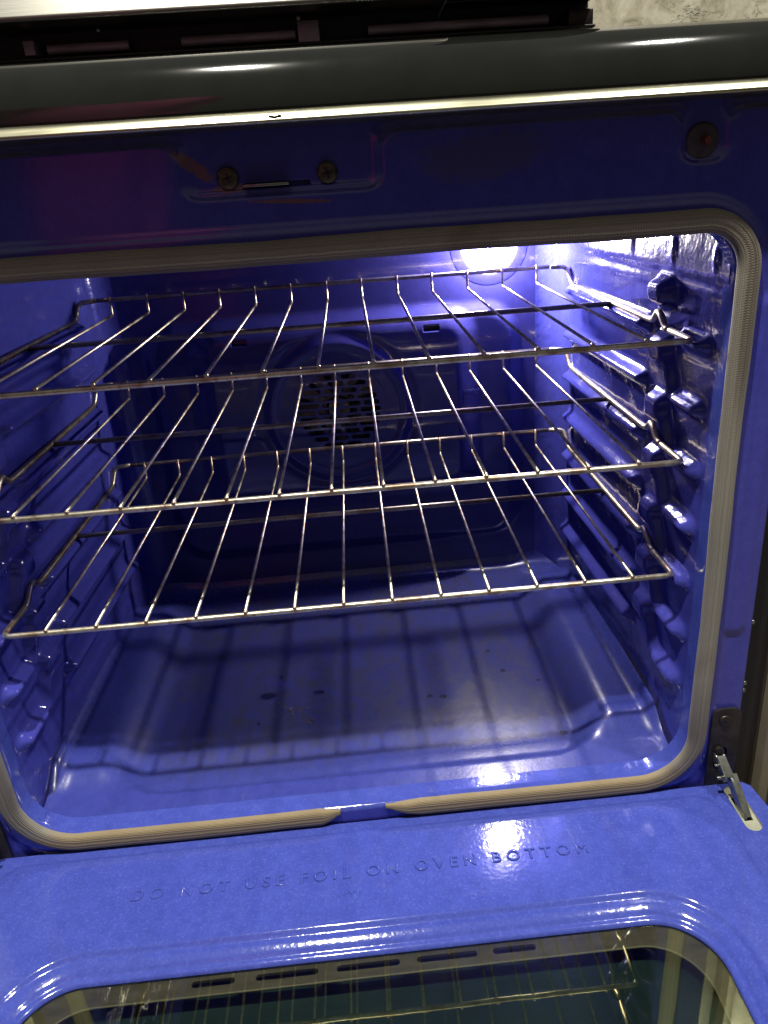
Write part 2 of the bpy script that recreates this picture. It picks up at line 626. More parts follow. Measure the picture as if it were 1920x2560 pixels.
def fillet(pts, r, n=6):
    pts = [Vector(p) for p in pts]
    out = [pts[0]]
    for a, b, c in zip(pts, pts[1:], pts[2:]):
        d1 = (a - b)
        d2 = (c - b)
        rr = min(r, d1.length * 0.45, d2.length * 0.45)
        p1 = b + d1.normalized() * rr
        p2 = b + d2.normalized() * rr
        for k in range(n + 1):
            t = k / n
            out.append(p1 * (1 - t) ** 2 + b * 2 * t * (1 - t) + p2 * t ** 2)
    out.append(pts[-1])
    return out


def bm_obj(name, bm, mat, parent=None, smooth=True):
    bmesh.ops.recalc_face_normals(bm, faces=bm.faces)
    me = bpy.data.meshes.new(name)
    bm.to_mesh(me)
    bm.free()
    return link(name, me, mat, parent, smooth)


def autosmooth(o, ang=35):
    me = o.data
    bm = bmesh.new()
    bm.from_mesh(me)
    a = math.radians(ang)
    for e_ in bm.edges:
        if len(e_.link_faces) == 2 and e_.calc_face_angle() > a:
            e_.smooth = False
    bm.to_mesh(me)
    bm.free()


def box(bm, x0, x1, y0, y1, z0, z1, bev=0.0):
    r = bmesh.ops.create_cube(bm, size=1)
    for v in r["verts"]:
        v.co = Vector(((x0 + x1) / 2 + v.co.x * (x1 - x0), (y0 + y1) / 2 + v.co.y * (y1 - y0), (z0 + z1) / 2 + v.co.z * (z1 - z0)))
    if bev > 0:
        es = list({e_ for v in r["verts"] for e_ in v.link_edges})
        bmesh.ops.bevel(bm, geom=es, offset=bev, segments=3, profile=0.5, affect='EDGES')


def box_obj(name, dims, mat, parent=None, bev=0.001):
    bm = bmesh.new()
    box(bm, *dims, bev)
    o = bm_obj(name, bm, mat, parent)
    autosmooth(o, 50)
    return o


def rr_loop(x0, x1, y0, y1, r, nc=10, ns=12, r_low=None):
    """rounded rectangle loop, counter-clockwise, fixed vertex count; r for y1 corners, r_low for y0 corners"""
    if r_low is None:
        r_low = r
    out = []
    corners = [(x1 - r, y1 - r, r, 0), (x0 + r, y1 - r, r, 90), (x0 + r_low, y0 + r_low, r_low, 180), (x1 - r_low, y0 + r_low, r_low, 270)]
    for i, (cx, cy, rad, a0) in enumerate(corners):
        arc = [(cx + rad * math.cos(math.radians(a0 + 90 * k / nc)), cy + rad * math.sin(math.radians(a0 + 90 * k / nc))) for k in range(nc + 1)]
        out += arc
        nx = corners[(i + 1) % 4]
        a1 = math.radians(nx[3])
        q = (nx[0] + nx[2] * math.cos(a1), nx[1] + nx[2] * math.sin(a1))
        p = arc[-1]
        for k in range(1, ns):
            t = k / ns
            out.append((p[0] + (q[0] - p[0]) * t, p[1] + (q[1] - p[1]) * t))
    return out


def capsule(cx, cy, hx, hy, n=6, ang=0.0):
    """stadium outline"""
    r = min(hx, hy)
    pts = []
    for (sx, sy, a0) in ((1, 1, 0), (-1, 1, 90), (-1, -1, 180), (1, -1, 270)):
        for k in range(n + 1):
            a = math.radians(a0 + 90 * k / n)
            pts.append((sx * (hx - r) + r * math.cos(a), sy * (hy - r) + r * math.sin(a)))
    ded = []
    for p in pts:
        if not ded or math.hypot(p[0] - ded[-1][0], p[1] - ded[-1][1]) > 1e-6:
            ded.append(p)
    if math.hypot(ded[0][0] - ded[-1][0], ded[0][1] - ded[-1][1]) < 1e-6:
        ded.pop()
    ca, sa = math.cos(ang), math.sin(ang)
    return [(cx + ca * p[0] - sa * p[1], cy + sa * p[0] + ca * p[1]) for p in ded]


def plate(bm, outer, holes, fn, thick, wall_holes=True):
    """flat sheet with holes; fn(a, b, d) -> 3D point, d = depth below the face"""
    loops = [outer] + holes
    vecs = [[Vector((p[0], p[1], 0)) for p in l] for l in loops]
    tris = tessellate_polygon(vecs)
    flat = [p for l in loops for p in l]
    top = [bm.verts.new(fn(p[0], p[1], 0)) for p in flat]
    for t in tris:
        try:
            bm.faces.new([top[i] for i in t])
        except ValueError:
            pass
    i0 = 0
    for l in loops:
        n = len(l)
        low = [bm.verts.new(fn(p[0], p[1], thick)) for p in l]
        dup_ = [bm.verts.new(fn(p[0], p[1], 0)) for p in l]
        for k in range(n):
            k2 = (k + 1) % n
            bm.faces.new((dup_[k], dup_[k2], low[k2], low[k]))
        i0 += n


def empty(name, loc=(0, 0, 0)):
    o = bpy.data.objects.new(name, None)
    o.empty_display_size = 0.05
    C.objects.link(o)
    o.location = loc
    return o


def tag(o, label=None, cat=None, group=None, kind=None):
    if label:
        o["label"] = label
    if cat:
        o["category"] = cat
    if group:
        o["group"] = group
    if kind:
        o["kind"] = kind
    return o


# ================================================================= the oven
YF = -0.040       # plane of the front frame
oven = empty("oven", (0, 0, 0))
tag(oven, "open blue enamel wall of an electric oven with its door let down and lamp lit inside", "oven")
oven["label"] = "open kitchen oven with cobalt blue enamel cavity, lit lamp inside and door let down"

# ---- front frame sheet with pressed relief
xs = lines([np.arange(-.368, .3681, .0025), [-.0365, -.0361, .0098, .0103, .368]])
zs = lines([np.arange(-.46, .09, .004), np.arange(.09, .1735, .0012), [.1352, .1356, .1384, .1388]])
X, Z = np.meshgrid(xs, zs, indexing='ij')
OX, OZ0, OZ1 = .3275, -.431, .0930       # centre line of the gasket
d_open = sd_rbox(X, Z, 0, (OZ0 + OZ1) / 2, OX, (OZ1 - OZ0) / 2, .040)
h = np.zeros_like(X)
# raised land round the opening (proud = negative y)
land = 1 - sstep(d_open, .0115, .0155)
land2 = 1 - sstep(d_open, .0165, .0190)
out = 0.0016 * land + 0.0010 * land2
# pressed-in band along the top with tabs running down to the latch and the side screws
band = .1655 - Z
for cx in (-.0085,):
    tabd = sd_rbox(X, Z, cx, .160, .0685, .030, .011)
    band = smin(band, tabd, .014)
for cx in (.288, -.288):
    tabd = sd_rbox(X, Z, cx, .160, .017, .028, .012)
    band = smin(band, tabd, .012)
rec = 1 - sstep(band, -.0022, .0012)
rec2 = 1 - sstep(band, -.0062, -.0036)
out -= 0.0028 * rec + 0.0012 * rec2
# tall pressed strips beside the opening
for s in (1, -1):
    st = sd_rbox(X, Z, s * .3525, -.115, .0095, .150, .006)
    out += 0.0018 * (1 - sstep(st, -.0016, .0016))
slot = (X > -.0363) & (X < .0101) & (Z > .1353) & (Z < .1387)
out[slot] = -0.010
P = np.stack([X, YF - out, Z], -1)
kx = (P[1:, :, 0] + P[:-1, :, 0]) / 2
keep = d_open[:-1, :-1] > -.002
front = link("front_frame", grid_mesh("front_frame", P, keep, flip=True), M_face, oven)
# rolled outer edge at the right and left of the sheet
for s in (1, -1):
    bm = bmesh.new()
    prof = [(s * .368, YF), (s * .3698, YF + .0008), (s * .3705, YF + .003), (s * .3705, YF + .05)]
    rows = [[bm.verts.new((p[0], p[1], z)) for p in prof] for z in (-.46, -.2, .0, .173)]
    for a, b in zip(rows, rows[1:]):
        for k in range(len(prof) - 1):
            bm.faces.new((a[k], a[k + 1], b[k + 1], b[k]))
    bm_obj("frame_edge", bm, M_face, oven)

# latch tongue, screws
box_obj("door_latch", (-.0355, -.004, YF - .0065, YF + .006, .1362, .1380), M_hinge, oven, .0004)


def screw_head(name, loc, r, mat, parent, depth=.0022):
    bm = bmesh.new()
    seg = 28
    prof = [(r, 0), (r, depth * .45), (r * .86, depth * .85), (r * .5, depth), (0.0006, depth)]
    rings = []
    for (rad, d) in prof:
        rings.append([bm.verts.new((loc[0] + rad * math.cos(2 * math.pi * k / seg), loc[1] - d, loc[2] + rad * math.sin(2 * math.pi * k / seg))) for k in range(seg)])
    for a, b in zip(rings, rings[1:]):
        for k in range(seg):
            bm.faces.new((a[k], a[(k + 1) % seg], b[(k + 1) % seg], b[k]))
    bm.faces.new(rings[-1])
    o = bm_obj(name, bm, mat, parent)
    bm = bmesh.new()
    for a in (0.2, 0.2 + math.pi / 2):
        hx, hz = r * .48, r * .09
        pts = [(-hx, -hz), (hx, -hz), (hx, hz), (-hx, hz)]
        vs = []
        for yy in (loc[1] - depth - .0002, loc[1] - depth + .0009):
            vs.append([bm.verts.new((loc[0] + math.cos(a) * p[0] - math.sin(a) * p[1], yy, loc[2] + math.sin(a) * p[0] + math.cos(a) * p[1])) for p in pts])
        bm.faces.new(vs[0])
        for k in range(4):
            bm.faces.new((vs[0][k], vs[0][(k + 1) % 4], vs[1][(k + 1) % 4], vs[1][k]))
    bm_obj("cross_recess", bm, M_hole, o, smooth=False)
    return o


screw_head("screw", (-.0458, YF + .0028, .1428), .0074, M_screw, oven)
screw_head("screw", (.0226, YF + .0028, .1422), .0072, M_screw, oven)
# disc washers with a rust-red pin in the side tabs
for s in (1, -1):
    bm = bmesh.new()
    bmesh.ops.create_cone(bm, cap_ends=True, segments=32, radius1=.0120, radius2=.0108, depth=.0012,
                          matrix=Matrix.Translation((s * .2870, YF + .0024, .1460)) @ Matrix.Rotation(math.pi / 2, 4, 'X'))
    wsh = bm_obj("round_washer", bm, simple("purplish_grey_washer", (0.055, 0.043, 0.058), .5, 0, 200, .25), oven)
    autosmooth(wsh, 40)
    bm = bmesh.new()
    bmesh.ops.create_cone(bm, cap_ends=True, segments=8, radius1=.0034, radius2=.0026, depth=.006,
                          matrix=Matrix.Translation((s * .2885, YF - .001, .1462)) @ Matrix.Rotation(math.pi / 2, 4, 'X'))
    autosmooth(bm_obj("rivet_pin", bm, M_rust, wsh), 30)

# ---- gasket
def gasket():
    # path on the x-z plane, from the right tip round to the left tip
    rt, rb = .036, .055
    xr, zt, zb = OX, OZ1, OZ0
    pts = []
    def seg(a, b, n):
        for k in range(n):
            t = k / n
            pts.append((a[0] + (b[0] - a[0]) * t, a[1] + (b[1] - a[1]) * t))
    def arc(cx, cz, r, a0, a1, n):
        for k in range(n):
            a = math.radians(a0 + (a1 - a0) * k / n)
            pts.append((cx + r * math.cos(a), cz + r * math.sin(a)))
    seg((.0215, zb + .001), (.075, zb), 40)
    seg((.075, zb), (xr - rb, zb), 30)
    arc(xr - rb, zb + rb, rb, 270, 360, 24)
    seg((xr, zb + rb), (xr, zt - rt), 60)
    arc(xr - rt, zt - rt, rt, 0, 90, 20)
    seg((xr - rt, zt), (-xr + rt, zt), 60)
    arc(-xr + rt, zt - rt, rt, 90, 180, 20)
    seg((-xr, zt - rt), (-xr, zb + rb), 60)
    arc(-xr + rb, zb + rb, rb, 180, 270, 24)
    seg((-xr + rb, zb), (-.075, zb), 30)
    seg((-.075, zb), (-.0225, zb - .0005), 40)
    pts.append((-.0225, zb - .0005))
    pts_ = np.array(pts)
    d = np.gradient(pts_, axis=0)
    d /= np.linalg.norm(d, axis=1)[:, None]
    nrm = np.stack([-d[:, 1], d[:, 0]], -1)      # inward normal
    s = np.concatenate([[0], np.cumsum(np.linalg.norm(np.diff(pts_, axis=0), axis=1))])
    L = s[-1]
    K = 30
    ang = np.linspace(0, 2 * np.pi, K + 1)
    V = np.zeros((len(pts), K + 1, 3))
    UV = np.zeros((len(pts), K + 1, 2))
    for i in range(len(pts)):
        e1, e2 = s[i], L - s[i]
        w = .0086 * min(1, max(.12, (e1 / .034)) ** .62) * min(1, max(.16, (e2 / .020)) ** .55)
        t = .0048 * min(1, max(.3, (e1 / .02)) ** .6) * min(1, max(.3, (e2 / .016)) ** .6)
        w *= 1 + .02 * math.sin(s[i] * 37) + .015 * math.sin(s[i] * 91 + 1)
        off = 0.0
        if e1 < .034:
            off = .0045 * (1 - e1 / .034) ** 2
        if e2 < .020:
            off = .0042 * (1 - e2 / .020) ** 2
        lat = off + .0005 * math.sin(s[i] * 23)
        c = pts_[i] + nrm[i] * lat
        ca, sa = np.cos(ang), np.sin(ang)
        a = np.sign(ca) * np.abs(ca) ** .62 * w
        b = np.sign(sa) * np.abs(sa) ** .72 * t
        V[i, :, 0] = c[0] + nrm[i, 0] * a
        V[i, :, 2] = c[1] + nrm[i, 1] * a
        V[i, :, 1] = YF - .0035 - b
        UV[i, :, 0] = s[i]
        UV[i, :, 1] = ang / (2 * np.pi) * .038
    me = grid_mesh("gasket", V)
    uvl = me.uv_layers.new(name="UVMap")
    vi = np.zeros(len(me.loops), dtype=np.int32)
    me.loops.foreach_get("vertex_index", vi)
    uvl.data.foreach_set("uv", UV.reshape(-1, 2)[vi].ravel().astype(np.float32))
    bm = bmesh.new()
    bm.from_mesh(me)
    bmesh.ops.remove_doubles(bm, verts=bm.verts, dist=1e-7)
    bmesh.ops.holes_fill(bm, edges=[e_ for e_ in bm.edges if e_.is_boundary])
    bmesh.ops.recalc_face_normals(bm, faces=bm.faces)
    bm.to_mesh(me)
    bm.free()
    return link("door_gasket", me, M_gasket, oven)


gasket()

# ---- cavity mouth: rounded lip all round, running from the frame into the cavity
loops = []
for (ins, y, r) in ((-.010, YF + .0006, .046), (-.004, YF - .0006, .042), (.0005, YF - .0012, .038), (.0035, YF - .0004, .036), (.0052, YF + .0022, .035), (.0058, YF + .008, .034), (.0058, YF + .022, .034)):
    lo = rr_loop(-OX + ins, OX - ins, OZ0 + ins, OZ1 - ins, r, 12, 14, r_low=r + .012)
    loops.append([(p[0], y, p[1]) for p in lo])
V = np.array(loops)
V = np.concatenate([V, V[:, :1]], 1)
link("cavity_mouth", grid_mesh("cavity_mouth", V), M_door, oven)

# ---- side walls with pressed rack guides
XW = .3235          # half width at the mouth
YB = .450           # back plane
levels = [-.004 - .0555 * k for k in range(7)]


def wall_relief(y, z):
    H = np.zeros_like(y)
    e_ = .0055
    def add(d, a, ee=e_):
        nonlocal H
        H = np.maximum(H, a * (1 - sstep(d, -ee, ee * .35)))
    for k, zt in enumerate(levels):
        zc = zt - .0065
        # long guide rib, slightly drooping nose
        add(sd_rbox(y, z, .250, zc, .130, .0065, .005), .0145)
        # short guide at the mouth
        add(sd_rbox(y, z, .022, zc + .001, .028, .0065, .006), .0140)
        # hump stop above the rail, tied to the rib above
        zu = zt + .0555 - .010 if k > 0 else zt + .041
        zl = zt + .0145
        add(sd_rbox(y, z, .0905 - (0.004 if k else 0), (zu + zl) / 2, .0195, (zu - zl) / 2, .009), .0150 if k == 0 else .0125, .0055)
        # skewed link from rib nose down to the mouth guide (an s-shaped fold)
        if k > 0:
            yy = y - .058 - (z - zt) * .55
            add(sd_rbox(yy, z, 0, zt + .010, .011, .024, .010), .0105, .008)
    # top crease and small pressed nicks
    H += .0022 * sstep(z, .040, .044)
    H += .0012 * np.exp(-((z - .030 + .02 * (y - .2)) / .004) ** 2)
    for (yy, z0, z1) in ((.078, .050, .074), (.175, .055, .075), (-.004, .052, .070)):
        add(sd_rbox(y, z, yy, (z0 + z1) / 2, .0032, (z1 - z0) / 2, .003), .0065, .002)
    # shallow long field between the ribs
    for zt in levels:
        d = sd_rbox(y, z, .245, zt - .034, .120, .013, .008)
        H -= .0016 * (1 - sstep(d, -.004, .001)) * (H < .001)
    H += .00035 * np.sin(y * 43 + 2 * np.sin(z * 31)) * np.sin(z * 57 + 1.5 * np.sin(y * 27))
    return H


for s in (1, -1):
    rc = .030
    us = []
    y_end = YB - rc
    for y in np.arange(YF + .012, y_end, .0026):
        us.append((XW - .010 * sstep(y, .0, .45), y, 1.0, 0.0))
    xe = XW - .010 * sstep(y_end, .0, .45)
    for k in range(0, 17):
        a = math.pi / 2 * k / 16
        us.append((xe - rc + rc * math.cos(a), y_end + rc * math.sin(a), math.cos(a), math.sin(a)))
    us = np.array(us)
    zz = np.arange(-.432, .106, .0026)
    YY, ZZ = np.meshgrid(us[:, 1], zz, indexing='ij')
    H = wall_relief(YY, ZZ)
    for _ in range(2):      # the enamel rounds every edge off
        Hp = np.pad(H, 1, mode='edge')
        H = (4 * H + 2 * (Hp[:-2, 1:-1] + Hp[2:, 1:-1] + Hp[1:-1, :-2] + Hp[1:-1, 2:]) + Hp[:-2, :-2] + Hp[2:, 2:] + Hp[:-2, 2:] + Hp[2:, :-2]) / 16
    H *= (us[:, 2] > .999)[:, None]
    PX = us[:, 0][:, None] - H * us[:, 2][:, None]
    PY = us[:, 1][:, None] - H * us[:, 3][:, None]
    P = np.stack([s * PX, PY + 0 * ZZ, ZZ], -1)
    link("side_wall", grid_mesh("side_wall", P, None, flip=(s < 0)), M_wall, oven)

# ---- back wall with the fan housing pressed forward and a well behind the fan
xs = lines(([np.arange(-.300, .3001, .003), [.1243, .1248, .1462, .1467, -.1358, -.1353, -.1162, -.1157]]))
zs = lines(([np.arange(-.43, .1061, .003), [-.0525, -.0521, -.0585, -.0589]]))
X, Z = np.meshgrid(xs, zs, indexing='ij')
FZ = -.160
dd = sd_rbox(X, Z, 0, -.165, .200, .140, .045)
f = .013 * (1 - sstep(dd, -.034, .004))
f += .0100 * (1 - sstep(sd_rbox(X, Z, 0, -.205, .262, .178, .05), -.020, .003))
r = np.hypot(X, Z - FZ)
f += .0028 * np.exp(-((r - .094) / .0055) ** 2)
f -= .0022 * np.exp(-((r - .107) / .006) ** 2)
f = np.where(r < .0655, -.028, f)
for (a, b_) in ((.12455, .14645), (-.13555, -.11595)):
    sl = (X > a) & (X < b_) & (Z > -.0587) & (Z < -.0523)
    f = np.where(sl, f - .012, f)
# small raised marks right of the fan
P = np.stack([X, YB - f, Z], -1)
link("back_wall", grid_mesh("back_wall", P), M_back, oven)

# pressed marks on the back panel: illegible worn script
for (x0, x1, z0, z1, n) in ((.148, .172, -.112, -.104, 5), (.150, .198, -.153, -.143, 9)):
    bm = bmesh.new()
    pts = []
    for k in range(n * 8):
        t_ = k / (n * 8 - 1)
        pts.append((x0 + (x1 - x0) * t_ + .0012 * math.sin(k * 1.9), YB - .0203, (z0 + z1) / 2 + (z1 - z0) * .45 * math.sin(k * 1.7 + .4 * math.sin(k))))
    tube(bm, pts, .0005, 5)
    bm_obj("pressed_mark", bm, M_back, oven)

# fan grille plate with real slots, and the fan behind it
bm = bmesh.new()
outer = [(.069 * math.cos(2 * math.pi * k / 64), FZ + .069 * math.sin(2 * math.pi * k / 64)) for k in range(64)]
holes = []
row_h = .0098
for rI in range(-5, 6):
    zc = FZ + rI * row_h
    half = math.sqrt(max(0, .060 ** 2 - (abs(rI) * row_h + .004) ** 2))
    if half < .012:
        continue
    bounds = [(-half, half)]
    n = 4 if half > .045 else (3 if half > .032 else 2)
    wbar = .0042
    shift = .003 if rI % 2 else -.003
    cuts = [(-half + 2 * half * k / n + (shift if 0 < k < n else 0)) for k in range(n + 1)]
    for a, b_ in zip(cuts, cuts[1:]):
        hx = (b_ - a) / 2 - wbar / 2
        holes.append(capsule((a + b_) / 2 + .001, zc, hx, .0034, 4))
plate(bm, outer, holes, lambda a, b_, d: (a, YB - .0235 + d, b_), .002)
autosmooth(bm_obj("fan_grille", bm, M_back, oven), 40)
fan = None
bm = bmesh.new()
for k in range(12):
    a = 2 * math.pi * k / 12
    ca, sa = math.cos(a), math.sin(a)
    q = []
    for (rad, w, dy) in ((.018, -.005, 0), (.056, -.008, .004), (.056, .008, -.006), (.018, .005, -.003)):
        q.append(bm.verts.new((ca * rad - sa * w, YB - .004 + dy, FZ + sa * rad + ca * w)))
    bm.faces.new(q)
bmesh.ops.create_cone(bm, cap_ends=True, segments=24, radius1=.019, radius2=.015, depth=.012,
                      matrix=Matrix.Translation((0, YB - .004, FZ)) @ Matrix.Rotation(math.pi / 2, 4, 'X'))
bmesh.ops.solidify(bm, geom=bm.faces[:], thickness=.0008)
autosmooth(bm_obj("convection_fan", bm, M_fan, oven), 30)

# ---- ceiling of the cavity
xs = np.linspace(-.324, .324, 60)
ys = np.concatenate([np.linspace(YF + .012, .40, 40), [.42, .435, .445, YB]])
X, Y = np.meshgrid(xs, ys, indexing='ij')
Zc = .0905 + .004 * sstep(Y, 0, .1) - .02 * sstep(Y, .41, .455) + 0 * X
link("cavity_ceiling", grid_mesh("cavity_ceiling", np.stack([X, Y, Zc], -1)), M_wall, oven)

# ---- cavity floor: dished pan between two raised ledges
xs = np.arange(-.322, .3221, .003)
ys = np.unique(np.concatenate([np.arange(YF + .010, .41, .003), np.arange(.41, .4521, .0015)]))
X, Y = np.meshgrid(xs, ys, indexing='ij')
ax = np.abs(X)
ledge = -.4150
pan = -.4400
side = sstep(ax, .2300 - .018 * sstep(.06 - Y, 0, .05), .2780) * (1 - .8 * sstep(Y, .36, .43))
zf = pan + (ledge - pan) * side
lip = -.4262
fr = 1 - sstep(Y, .002 + .012 * sstep(ax, .20, .25), .024 + .026 * sstep(ax, .21, .27))
zf = zf * (1 - fr) + lip * fr
# fillets to the side walls and back
rf = .016
t = np.clip((ax - (.318 - rf)) / rf, 0, 1)
zf += (1 - np.sqrt(1 - np.clip(t, 0, .98) ** 2)) * rf * sstep(Y, -.01, .05) * (1 - sstep(Y, .36, .42))
rb_ = .020
t = np.clip((Y - (YB - rb_)) / rb_, 0, .995)
zf += (1 - np.sqrt(1 - t ** 2)) * rb_
zf += .0004 * np.sin(X * 31 + 1) * np.sin(Y * 22)
link("cavity_floor", grid_mesh("cavity_floor", np.stack([X, Y, zf], -1)), M_oven_floor, oven)

# ---- oven lamp: dished collar, glass dome, glowing bulb
LC = Vector((.2200, YB, .046))
bm = bmesh.new()
seg = 48
prof = [(.052, 0.0003), (.049, .0006), (.045, .0009), (.0420, .0012), (.0385, .0014)]
rings = [[bm.verts.new((LC.x + rr * math.cos(2 * math.pi * k / seg), LC.y - d, LC.z + rr * math.sin(2 * math.pi * k / seg))) for k in range(seg)] for rr, d in prof]
for a, b_ in zip(rings, rings[1:]):
    for k in range(seg):
        bm.faces.new((a[k], a[(k + 1) % seg], b_[(k + 1) % seg], b_[k]))
bm_obj("lamp_collar", bm, M_back, oven)
bm = bmesh.new()
prof = [(.0385 * math.cos(a), .002 + .026 * math.sin(a)) for a in np.linspace(0, math.pi / 2 * .97, 10)]
rings = [[bm.verts.new((LC.x + rr * math.cos(2 * math.pi * k / seg), LC.y - d, LC.z + rr * math.sin(2 * math.pi * k / seg))) for k in range(seg)] for rr, d in prof]
for a, b_ in zip(rings, rings[1:]):
    for k in range(seg):
        bm.faces.new((a[k], a[(k + 1) % seg], b_[(k + 1) % seg], b_[k]))
bm.faces.new(rings[-1])
dome = bm_obj("oven_lamp", bm, M_bulb, oven)
tag(dome, "round oven lamp glowing white at the top right of the back wall")
# the light that the lamp gives off, just in front of its glass
point_lamp("oven_lamp_light", (LC.x, YB - .0115, LC.z + .002), 9.5, .0075, (1.0, .91, .77))

# ---- bright trim strip, black rounded rail above it
def extrude_x(name, prof, x0, x1, mat, parent, nx=2, close=False, wob=0.0):
    xs_ = np.linspace(x0, x1, nx)
    V = np.zeros((len(prof), nx, 3))
    for i, (y, z) in enumerate(prof):
        V[i, :, 0] = xs_
        V[i, :, 1] = y
        V[i, :, 2] = z + wob * np.sin(xs_ * 40 + i)
    o = link(name, grid_mesh(name, V), mat, parent)
    return o


prof = [(YF + .004, .1718), (YF - .0170, .1722), (YF - .0200, .1729), (YF - .0206, .1741), (YF - .0198, .1752), (YF - .0186, .1764), (YF - .0180, .1772), (YF - .0168, .1786), (YF - .0145, .1802), (YF - .0100, .1810), (YF + .004, .1811)]
prof = [prof[0]] + [(p[0] - .011, p[1]) for p in prof[1:-1]] + [prof[-1]]
extrude_x("bright_trim_strip", prof, -.375, .375, M_chrome, oven, 60)
prof = [(YF + .0, .1800), (YF - .0132, .1806)]
y_, z_ = YF - .0136, .1812
stops_ = [(.1812, 4), (.190, 14), (.199, 24), (.207, 34), (.2135, 48), (.2170, 66), (.2186, 84), (.2190, 89)]
zz_ = np.concatenate([np.linspace(.1812, .2165, 34), np.linspace(.2168, .2188, 14)])
for k, z1_ in enumerate(zz_):
    a_ = math.radians(np.interp(z1_, [q[0] for q in stops_], [q[1] for q in stops_]))
    y_ += math.tan(a_) * max(0, z1_ - z_)
    z_ = z1_
    prof.append((y_, z_))
prof += [(y_ + .01, .2190), (YF + .60, .2180)]
prof = [prof[0]] + [(p[0] - .011, p[1]) for p in prof[1:]]
extrude_x("black_top_rail", prof, -.385, .385, M_black, oven, 40)
# small dust and drip specks stuck on the rail are in its gloss; end nick of the trim
for x in (-.0065, .331):
    bm = bmesh.new()
    tube(bm, [(x - .004, YF - .0300, .1768), (x, YF - .0306, .1760), (x + .004, YF - .0300, .1770)], .0007, 6)
    bm_obj("trim_rivet", bm, M_darksteel, oven)

_before = set(C.objects)
# ---- upper works: dark slotted channel and stainless panel above
bm = bmesh.new()
box(bm, -.40, .2074, YF + .020, YF + .10, .2192, .262, .001)
autosmooth(bm_obj("vent_channel", bm, M_darkplastic, oven), 40)
panel_prof = [(YF + .03, .2362), (YF - .022, .2366), (YF - .0245, .2375), (YF - .0235, .240), (YF + .020, .30), (YF + .060, .36)]
extrude_x("stainless_panel", panel_prof, -.42, .2074 - .10, M_steel, oven, 6)
extrude_x("black_glass_panel", [(YF + .03, .2360), (YF - .020, .2364), (YF - .024, .2385), (YF - .03, .36)], .1078, .2070, M_black, oven, 4)
for (x0, x1) in ((-.150, -.098), (-.064, .010), (.058, .178)):
    bm = bmesh.new()
    tube(bm, [(x0, YF + .012, .2262), (x1, YF + .012, .2262)], .0030, 12)
    autosmooth(bm_obj("grey_tube", bm, M_greytube, oven), 40)
for (x0, x1, z0, z1) in ((.012, .026, .2205, .2330), (.190, .2066, .2195, .2300), (-.163, -.156, .2225, .2310)):
    box_obj("grey_bracket", (x0, x1, YF + .004, YF + .02, z0, z1), M_darksteel if x0 > .1 else M_greytube, oven, .0008)
box_obj("channel_floor", (-.40, .2072, YF + .000, YF + .03, .2188, .2205), M_darkplastic, oven, .0006)
for x in (-.112, .0135):
    bm = bmesh.new()
    bmesh.ops.create_icosphere(bm, subdivisions=2, radius=.0017, matrix=Matrix.Translation((x, YF - .005, .2328)))
    bm_obj("small_screw", bm, M_hinge, oven)

# the whole upper part stands a little further back than the rail
for o_ in set(C.objects) - _before:
    o_.data.transform(Matrix.Translation((.0325, .055, .1353)) @ Matrix.Diagonal((1.097, 1, 1.097, 1)) @ Matrix.Translation((-.0325, 0, -.1353)))

# ---- side flange right and left of the frame (with the little hooks)
for s in (1, -1):
    bm = bmesh.new()
    a, b_ = sorted((s * .3720, s * .3905))
    box(bm, a, b_, YF + .012, YF + .5, -.60, .172, .001)
    autosmooth(bm_obj("side_flange", bm, M_darkplastic, oven), 40)
    for z in (-.262, -.330, -.338):
        a, b_ = sorted((s * .3712, s * .3745))
        box_obj("flange_hook", (a, b_, YF + .004, YF + .012, z, z + .004), M_hinge, oven, .0008)

# ---- hinges: plate on the frame, arm, slot insert in the door
for s in (1, -1):
    bm = bmesh.new()
    lo = rr_loop(.3405, .3690, -.470, -.3495, .0085, 8, 3)
    lo = [(s * p[0], p[1]) for p in lo]
    plate(bm, lo, [capsule(s * .3525, -.408, .0065, .014, 5)], lambda a, b_, d: (a, YF - .0042 + d, b_), .003)
    hp = bm_obj("hinge_plate", bm, M_darksteel, oven)
    autosmooth(hp, 40)
    screw_head("hinge_screw", (s * .3527, YF - .0040, -.3620), .0058, M_darksteel, hp, .0024)
    bm = bmesh.new()
    bmesh.ops.create_cone(bm, cap_ends=True, segments=20, radius1=.0046, radius2=.0046, depth=.004,
                          matrix=Matrix.Translation((s * .3500, YF - .006, -.3975)) @ Matrix.Rotation(math.pi / 2, 4, 'X'))
    autosmooth(bm_obj("hinge_stud", bm, M_darksteel, hp), 30)

# ================================================================= door (let down, inner face up)
ZD = -.4400
door = bpy.data.objects.new("oven_door", None)
C.objects.link(door)
door.parent = oven
tag(door, "let-down oven door with blue enamel inner panel and tinted window")
WX, WY0, WY1, WR = .2820, -.430, -.1765, .050
NC, NS = 14, 16


def wloop(d, z, r=None):
    rr = (WR + d) if r is None else r
    return [(p[0], p[1], z) for p in rr_loop(-WX - d, WX + d, WY0 - d, WY1 + d, rr, NC, NS)]


